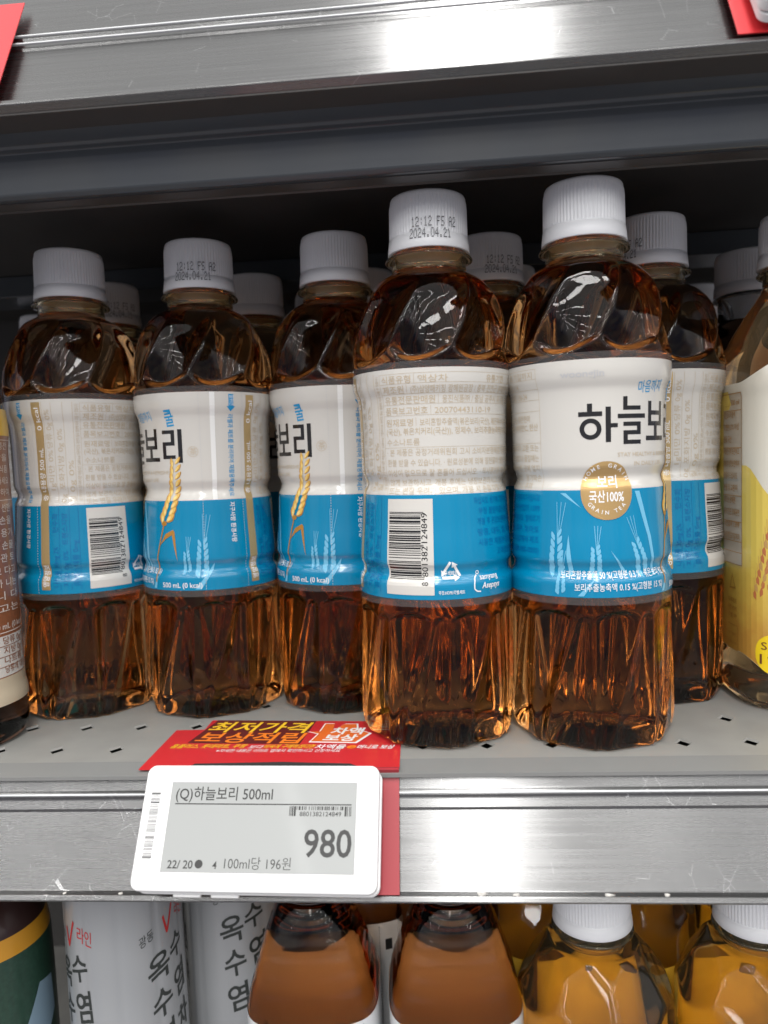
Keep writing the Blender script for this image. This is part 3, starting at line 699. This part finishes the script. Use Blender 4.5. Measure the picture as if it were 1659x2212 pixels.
for st in range(4):
    bx, bz, lean = -47 + 9 * st, 50 + 4 * (st % 2), .32 - .1 * st
    for k in range(9):
        for sd in (-1, 1):
            x, z = bx + lean * 4 * k * .8 + sd * 1.6, bz + 3.3 * k + (1.4 if sd > 0 else 0)
            (A if (k + sd) % 3 else B).poly([(x - .4 * sd, z), (x + 1.5 * sd, z + 1.2), (x + 1.7 * sd, z + 3.0), (x + .5 * sd, z + 4.4), (x - .5 * sd, z + 2.6)])
            B.line([(x + .6 * sd, z + 4.2), (x + 2.2 * sd + 1.2, z + 10)], .22)
A.build('red_grain_print', yfn(.15), mat('red_grain_ink', (.50, .16, .06), .35), yl, 2); B.build('brown_grain_print', yfn(.2), mat('brown_grain_ink', (.52, .30, .10), .35), yl, 2)
A = Art(); A.text('보리차', -34, 118, 13, 50, .03); A.build('brand_lettering', yfn(.15), mat('brown_ink', (.16, .05, .02), .4), yl, 2)

# clear-necked bottle behind it
cb = thing('tea_bottle', 'clear necked dark bottle with wide shaded cap, standing behind the yellow label bottle', 'bottle', (172.5, 162, 0), 0)
cprof = interp([(0, 29), (3, 32), (10, 32.5), (150, 32.5), (158, 32.2), (168, 29), (178, 22), (184, 17.5), (188, 16), (188.5, 15.9)])
V, F = revolve(lambda z, a: cprof(z), [0] + frange(1, 188.5, 3), 96, cap_lo=True, cap_hi=True); mesh('bottle_body', V, F, liquid('dark_tea', (.55, .40, .28), 110), cb)
V, F = lathe([(14, 188.7), (15.9, 188.7), (15.9, 199), (18.3, 199.8), (18.6, 201), (18.2, 202), (16, 202.4), (16, 204), (14, 204), (14, 188.7)], 72); mesh('neck', V, F, liquid('water_clear_plastic', None, 0, 1.45), cb)
make_cap(cb, 202.6, 1.0, 23.5)
V, F = revolve(lambda z, a: cprof(z) + .25, frange(40, 152, 2), 96); cl = mesh('label', V, F, mat('pinkish_film', (.40, .27, .20), .3, coat=.4), cb)
cfn = lambda e: (lambda u, v: ((lambda r, a: (r * math.sin(a), -r * math.cos(a), v))(32.75 + e, math.radians(u))))
A = Art(); A.disc(-62, 141, 12, 8, 24); A.build('red_mark', cfn(.1), RED, cl, 2)
A = Art(); A.rect(-80, 120, -48, 122.4); A.rect(-80, 107, -66, 114.5); A.rect(-62, 107, -48, 114.5); A.text('보리차 500', -76, 96, 2.4, 15); A.text('19 %', -76, 91, 2.4, 9)
for k in range(18): A.rect(-82, 42 + 2.0 * k, -50, 43.1 + 2.0 * k + (k % 3) * .2)
A.build('label_lettering', cfn(.1), INK, cl, 2)

# ------------------------------------------------------------------ red card and electronic price tag
card = thing('promotion_card', 'red promotion card with yellow lettering lying under a bottle', 'card')
def card_mesh():
    out = [(-127.0, -1), (-127.2, 43.4), (-114.1, 43.4), (-114.1, 56.0), (-30, 51.0), (-24.0, 46), (-22.3, -1)]
    bm = bmesh.new(); top = [bm.verts.new((x * MM, y * MM, .00042)) for x, y in out]; f = bm.faces.new(top)
    r = bmesh.ops.extrude_face_region(bm, geom=[f]); 
    for v in [g for g in r['geom'] if isinstance(g, bmesh.types.BMVert)]: v.co.z -= .00035
    bmesh.ops.recalc_face_normals(bm, faces=bm.faces)
    me = bpy.data.meshes.new('card_sheet'); bm.to_mesh(me); bm.free(); me.materials.append(RED); return link(bpy.data.objects.new('card_sheet', me), card)
cs = card_mesh()
# fold hanging down over the rail
t_ = math.atan2(22, 39.5); sa_, ca_ = math.sin(t_), math.cos(t_)
def on_rail(s, d, dy=1.0, dz=-1.6): return (dy - s * sa_ - d * ca_, dz - s * ca_ + d * sa_)
fold = [(-127, -22.3, 0)]
V = []; F = []
pathp = [(-1, .42), (-2.2, .6), (-3.4, .2)] + [on_rail(s, 2.5) for s in (2.5, 10, 20, 30, 44.0)]
xs = (-113, -22.3)
for y, z in pathp: V += [(xs[0], y, z), (xs[1] - .02 * (len(V)), y, z)]
F = [(2 * i, 2 * i + 1, 2 * i + 3, 2 * i + 2) for i in range(len(pathp) - 1)]
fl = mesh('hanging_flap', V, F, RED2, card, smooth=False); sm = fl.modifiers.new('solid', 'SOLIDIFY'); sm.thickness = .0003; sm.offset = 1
cfl = lambda e: (lambda u, v: (u, v, .42 + e))
A = Art(); A.poly([(-108.5, -.9), (-105.5, 4.2), (-70, 5.0), (-42, 2.6), (-38, -.9)]); A.build('slot_shade_patch', cfl(.05), mat('slot_shade', (.03, .03, .03), .6), cs, 0)  # flat dark patch, shade of the slot opening painted on the card
A = Art()
A.poly([(-116.6, 27), (-111.4, 56), (-64, 53), (-66.4, 24)]); 
A.build('headline_shadow', cfl(.03), mat('headline_dark_red', (.11, .012, .012), .5), cs, 0)
A = Art(); A.text('최저가격', -112.8, 41.6, 12.4, 46, .018, rot=-3.6, shear=.12); A.build('headline_lettering', cfl(.08), YELINK, cs, 0)
A = Art(); A.text('보상적립', -114.4, 29.0, 11.8, 47.2, .018, rot=-3.6, shear=.12); A.build('headline_second_line', cfl(.08), ORINK, cs, 0)
A = Art(); tp = [(-66, 39), (-60.5, 39), (-59.5, 49.6), (-55, 49.4), (-54.6, 39.6), (-50, 48.8), (-44, 48.6), (-43, 41), (-36.5, 36), (-42, 24.4), (-63, 26), (-60.8, 36)]
A.poly([(x, y) for x, y in tp]); lo_ = A.build('plus_badge', cfl(.04), WINK, cs, 0)
A = Art(); cx_ = sum(p[0] for p in tp) / len(tp); cy_ = sum(p[1] for p in tp) / len(tp)
A.poly([(cx_ + (x - cx_) * .92, cy_ + (y - cy_) * .92) for x, y in tp]); A.build('plus_badge_fill', cfl(.08), mat('badge_orange', (.72, .14, .02), .4), cs, 0)
A = Art(); A.text('차액', -55.5, 36.2, 7.6, 14.5, .03, rot=-3, shear=.1); A.text('보상', -57.5, 28.2, 7.4, 14.5, .03, rot=-3, shear=.1)
A.text('차액을', -59.5, 19.0, 4.4, 13, .02, rot=-1.5, shear=.2); A.text('머니로 보상', -41.5, 18.3, 4.2, 15.5, .02, rot=-1.5, shear=.2); A.text('보다', -88, 19.9, 3.8, 6, .01, rot=-1.5, shear=.2)
A.text('※자세한 내용은 이마트 앱에서 확인하시고 신청하세요', -101, 16.2, 3.3, 53, .002, rot=-1.5, shear=.1)
A.build('white_lettering', cfl(.12), WINK, cs, 0)
A = Art(); A.text('홈플러스, 롯데마트, 쿠팡', -122.5, 21.4, 4.4, 33, .008, rot=-1.5, shear=.2); A.text('비싸게 구매하셨다면', -81.5, 19.9, 4.4, 21.5, .008, rot=-1.5, shear=.2); A.build('yellow_lettering', cfl(.12), YELINK, cs, 0)
A = Art(); A.text('e', -46, 18.6, 6.2, 4, .03, rot=-1.5, shear=.2); A.build('orange_lettering', cfl(.12), ORINK, cs, 0)

def price_tag(label, origin, tilt, width=89.2, height=43.6, full=True, turn=0.0):
    tg = thing('price_tag', label, 'price tag', (0, 0, 0))
    t = math.radians(tilt); sa, ca = math.sin(t), math.cos(t); ox, oy, oz = origin
    cr_, sr_ = math.cos(math.radians(turn)), math.sin(math.radians(turn))
    fn0 = lambda e: (lambda u, v: (ox + u * cr_ - v * sr_, oy - (u * sr_ + v * cr_) * sa - e * ca, oz - (u * sr_ + v * cr_) * ca + e * sa))      # v runs down the face
    def slab(name, u0, v0, u1, v1, e0, e1, rad, m, parent, bev):
        pts = []
        for cx, cy, a0 in ((u1 - rad, v0 + rad, -90), (u1 - rad, v1 - rad, 0), (u0 + rad, v1 - rad, 90), (u0 + rad, v0 + rad, 180)):
            for k in range(7): a = math.radians(a0 + 15 * k); pts.append((cx + rad * math.cos(a), cy + rad * math.sin(a)))
        n = len(pts); V = [fn0(e0)(*p) for p in pts] + [fn0(e1)(*p) for p in pts]
        F = [tuple(range(n)), tuple(range(2 * n - 1, n - 1, -1))] + [(j, j + n, (j + 1) % n + n, (j + 1) % n) for j in range(n)]
        o = mesh(name, V, F, m, parent, smooth=False); 
        if bev: bevel(o, bev, 3, 40)
        return o
    body = slab('tag_body', 0, 0, width, height, -4.2, 0, 3.4, TAGW, tg, .8)
    slab('back_shell', .8, .8, width + .6, height + .5, -7.4, -4.5, 3.6, TAGW, tg, .5)
    if not full: return tg
    for u in (14.5, 28.5): slab('clip_tab', u, height - 1, u + 10.2, height + 1.4, -7.6, -6.0, .5, TAGW, tg, .2)
    A = Art(); A.rect(10.6, 6.3, 80.9, 37.2); scr = A.build('screen', fn0(.06), EINK, tg, 0)
    A = Art(); A.frame(10.6, 6.3, 80.9, 37.2, .22); A.build('screen_edge', fn0(.09), mat('screen_edge_grey', (.30, .30, .30), .5), scr, 0)
    flipv = lambda f: (lambda u, v: f(u, -v))
    s0, s1 = 10.6, -6.3
    A = Art()
    A.text('(Q)하늘보리 500ml', s0 + 1.9, s1 - 6.0, 4.6, 37, .008); A.rect(s0 + 2.0, s1 - 7.9, s0 + 68.6, s1 - 7.5)
    bits = ean_bits('8801382124849'); n = len(bits)
    for a_, b_ in runs(bits):
        g = a_ < 10 or a_ >= n - 10
        A.rect(s0 + 45.6 + 22.9 * a_ / n, s1 - (11.7 if g else 9.6), s0 + 45.6 + 22.9 * b_ / n, s1 - 8.3)
    A.text('8801382124849', s0 + 49.5, s1 - 11.7, 1.9, 15.4, .004)
    A.text('980', s0 + 51.8, s1 - 25.3, 11.2, 17.3, .012)
    A.text('22/ 20', s0 + 2.3, s1 - 29.7, 3.3, 9.4, .012); A.disc(s0 + 13.9, s1 - 28.2, 1.45); A.text('4', s0 + 19, s1 - 29.7, 3.0, 1.6, .012); A.text('100ml당 196원', s0 + 23.3, s1 - 29.5, 4.0, 24.2, -.006)
    A.build('screen_lettering', flipv(fn0(.11)), EBLK, scr, 0)
    A = Art(); v = 10.0; rnd = random.Random(3)
    while v < 33: 
        h_ = rnd.choice((.16, .16, .26)); A.rect(3.0, v, 6.5, v + h_); v += h_ + rnd.choice((.2, .2, .35))
    for v in (10.1, 13.5, 25.4, 32.3): A.rect(3.0, v, 6.5, v + .4)
    A.build('serial_barcode', fn0(.06), mat('grey_print', (.10, .10, .10), .5), tg, 0)
    return tg
price_tag('white electronic price tag showing 980 on a grey screen', (-118.0, -12.0, 6.6), 33.5, turn=.7)
# upper rail: a red card each side and the corner of a second white tag
def rail_card(label, x0, x1, s0, s1, d):
    pts = [on_rail(s0, d, .5, 289.5), on_rail(s1, d, .5, 289.5), on_rail(s1, d + .4, .5, 289.5), on_rail(s0, d + .4, .5, 289.5)]
    o = extrude_x('promotion_card', pts, x0, x1, RED, None); tag(o, label, 'card'); return o
rail_card('red card hanging on the upper rail at the left corner', -245, -152.5, -8, 44.5, 3.6)
rail_card('red card on the upper rail at the right corner behind a white tag', 100.0, 205, -8, 43.5, 2.6)
uo = on_rail(-1, 11.5, .5, 289.5)
price_tag('white tag corner hanging over the red card on the upper rail', (104.5, uo[0], uo[1]), 31, full=False)

# ------------------------------------------------------------------ lower shelf bottles
ZL = -294.0
def smin(a, b, k):
    h = max(0, min(1, .5 + .5 * (b - a) / k)); return b + (a - b) * h - k * h * (1 - h)
# corn silk tea: straight white sleeve
def corn_bottle(x, y, rot, label):
    o = thing('tea_bottle', label, 'bottle', (x, y, ZL), rot, 'white sleeved corn tea bottles')
    p = interp([(0, 25), (2, 27.2), (6, 28), (60, 27.6), (120, 27.2), (180, 27.0), (215, 26.8), (226, 26.2), (232, 23), (238, 15)])
    rr = lambda z, a: p(z) - .55 * (1 - abs(math.cos(a * 5)) ** .5) * sstep((226 - z) / 8)
    V, F = revolve(rr, [0] + frange(1, 238, 3), 120, cap_lo=True, cap_hi=True)
    s = mesh('sleeve', V, F, mat('corn_white_film', (.34, .35, .36), .3, coat=.5), o)
    make_cap(o, 238.2, .8, 18)
    fn = lambda e: (lambda u, v: ((lambda r, a: (r * math.sin(a), -r * math.cos(a), v))(rr(v, math.radians(u)) + e, math.radians(u))))
    for base in (-61, 44, 150):
        A = Art()
        for t_, du, v, h, wd in (('옥', 0, 178, 13, 25), ('수', 26, 184, 12, 21), ('수', 3, 161, 13, 23), ('염', 30, 165, 14, 20), ('염', 5, 143, 13, 22), ('차', 32, 146, 13, 21)):
            A.text(t_, base + du, v, h, wd, .016, rot=8)
        A.text('광동', base - 7, 198, 5, 15, .0, rot=10)
        A.build('brush_lettering', fn(.18), mat('charcoal_ink', (.03, .035, .032), .5), s, 2.5)
        A = Art(); A.line([(base + 19, 208), (base + 23, 199.5)], 2.2); A.line([(base + 23, 199.5), (base + 32, 212)], 1.9); A.text('라인', base + 36, 204, 7, 17, .0, rot=-6)
        A.build('red_lettering', fn(.18), mat('brush_red_ink', (.55, .03, .03), .5), s, 2.5)
    A = Art(); A.poly([(-180, 60), (-100, 60), (-100, 120), (-180, 140)]); A.build('green_print', fn(.1), mat('leaf_green_ink', (.13, .17, .03), .5), s, 3)
    return o
corn_bottle(-162.0, 52, 0, 'white corn tea bottle with black brush lettering, beside the green bottle')
corn_bottle(-119, 92, -45, 'white corn tea bottle half behind, next to the pinkish amber bottle')
# green bottle at the left
gb = thing('tea_bottle', 'dark green sleeved bottle with orange band, cut by the lower left corner', 'bottle', (-234, 50, ZL), 0)
gp = interp([(0, 28), (3, 31), (10, 32), (150, 32), (188, 31.6), (200, 30), (212, 25), (222, 17), (228, 14)])
V, F = revolve(lambda z, a: gp(z), [0] + frange(1, 228, 3), 96, cap_lo=True, cap_hi=True)
def gidx(i):
    z = 1 + 3 * (i // 96 - 1); d = ((i % 96) + .5) / 96 * 360; d = (d + 180) % 360 - 180
    return 2 if z > 199 else 1 if z > 190 else 0
gbm = mesh('sleeve', V, F, [mat('deep_green_film', (.018, .055, .035), .3, coat=.3, noise=.45, nscale=500), mat('orange_band_film', (.60, .28, .02), .3, coat=.3), mat('dark_maroon_film', (.03, .012, .01), .3, coat=.3)], gb, idx=[gidx(i) for i in range(len(F) - 2)] + [0, 2])
make_cap(gb, 228.2, .8, 18)
A = Art(); A.poly([(58, 150), (80, 172), (98, 170), (100, 152), (90, 146), (84, 100), (60, 98)]); A.build('pale_blue_print', lambda u, v: ((lambda r, a: (r * math.sin(a), -r * math.cos(a), v))(gp(v) + .15, math.radians(u))), mat('pale_sky_ink', (.22, .32, .40), .5), gbm, 2)

# pinkish amber tea, cone-square shoulder
PINK = liquid('pinkish_tea', (.885, .545, .08), 25)
def cone_bottle(x, y, rot, label):
    o = thing('tea_bottle', label, 'bottle', (x, y, ZL), rot, 'pinkish amber tea bottles')
    hb = interp([(0, 27), (3, 30), (150, 30.4), (164, 30.4), (172, 29.4), (178, 27.6), (212, 15.4), (215, 13.4), (219, 13.0)])
    pw = interp([(0, 3.4), (165, 3.9), (185, 3.5), (205, 2.6), (214, 2.05), (219, 2)])
    rr = lambda z, a: sq_r(hb(z) + .12 * math.sin(z * .9) * sstep((z - 172) / 5) * sstep((205 - z) / 8), pw(z))(a)
    V, F = revolve(rr, [0] + frange(1, 213, 1.4), 120, cap_lo=True, cap_hi=True); mesh('bottle_body', V, F, PINK, o)
    rows = []
    for z in frange(213.2, 219, 1.0): rows.append([(rr(z, 2 * PI * j / 96) * math.sin(2 * PI * j / 96), -rr(z, 2 * PI * j / 96) * math.cos(2 * PI * j / 96), z) for j in range(96)])
    rows += [[(.94 * x_, .94 * y_, z_) for x_, y_, z_ in r] for r in rows[::-1]]; rows.append(rows[0])
    V, F = surf(rows); mesh('neck', V, F, liquid('water_clear_plastic', None, 0, 1.45), o)
    make_cap(o, 219.4, .8, 18)
    V, F = revolve(lambda z, a: rr(z, a) + .3, frange(40, 167, 2.5), 120); lb = mesh('label', V, F, mat('soft_white_film', (.72, .73, .74), .3, coat=.4), o)
    fn = lambda e: (lambda u, v: ((lambda r, a: (r * math.sin(a), -r * math.cos(a), v))(rr(v, math.radians(u)) + .3 + e, math.radians(u))))
    A = Art()
    for ph in (22, 41):
        z = 100
        while z < 166: A.rect(ph - .3, z, ph + .3, z + .8); z += 1.7
    A.rect(27, 152, 33, 158); A.build('perforation', fn(.12), EBLK, lb, 3)
    return o
cone_bottle(-71, 55, 4, 'pinkish amber bottle with pyramid shoulder under the right end of the price tag')
cone_bottle(-5.3, 55, 4, 'pinkish amber bottle with pyramid shoulder, left of the white capped golden bottles')
cone_bottle(-62, 128, 10, 'pinkish amber bottle in the second row behind the price tag one')
cone_bottle(-8, 128, 0, 'pinkish amber bottle in the second row, beside the dark gap left of the golden bottles')

# golden drink, faceted shoulder
GOLDEN = liquid('golden_tea', (.97, .70, .02), 10, tint=(1, .93, .7), clear=.987)
def facet_bottle(x, y, rot, label, first):
    o = thing('tea_bottle', label, 'bottle', (x, y, ZL), rot, 'golden tea bottles with faceted shoulders')
    pl = []
    for k in range(8):
        a = math.radians(45 * k); pl.append((a, 34.0, 168, .02)); pl.append((a + math.radians(22.5), 32.4, 172, .58)); pl.append((a, 24.0, 188, 1.05))
    def rr(z, a):
        r = 35.0
        for pa, d, z0, sl in pl:
            c = math.cos(a - pa)
            if c > .2: r = smin(r, max(1, (d - (z - z0) * sl) / c), .9)
        r = max(r, 15.6 if z < 194.5 else 15.6)
        if z < 8: r -= 4 * (1 - z / 8) ** 2
        return r
    V, F = revolve(rr, [0] + frange(1, 150, 6) + frange(152, 193, 1.3), 128, cap_lo=True, cap_hi=True); mesh('bottle_body', V, F, GOLDEN, o)
    make_neck(o, 193.2, .98); make_cap(o, 200.4, .98, 22)
    V, F = revolve(lambda z, a: rr(z, a) + .3, frange(30, 152, 3), 128); mesh('label', V, F, mat('honey_film', (.80, .55, .08), .3, coat=.4), o)
    return o
GL = ['golden drink bottle with white cap, right of the pinkish bottles', 'golden drink bottle with white cap at the lower right corner',
      'golden drink bottle in the second row behind the gap of the two white caps', 'golden drink bottle in the second row at the far lower right', 'golden drink bottle in the second row beside the dark gap']
g0 = facet_bottle(59.0, 52, 8, GL[0], True)
for (x, y, r), lb in zip(((131.0, 52, -6), (90, 122, 3), (162, 124, 12), (43, 126, 20)), GL[1:]):
    c = copy_tree(g0); c.location = (x * MM, y * MM, ZL * MM); c.rotation_euler.z = math.radians(r); c['label'] = lb
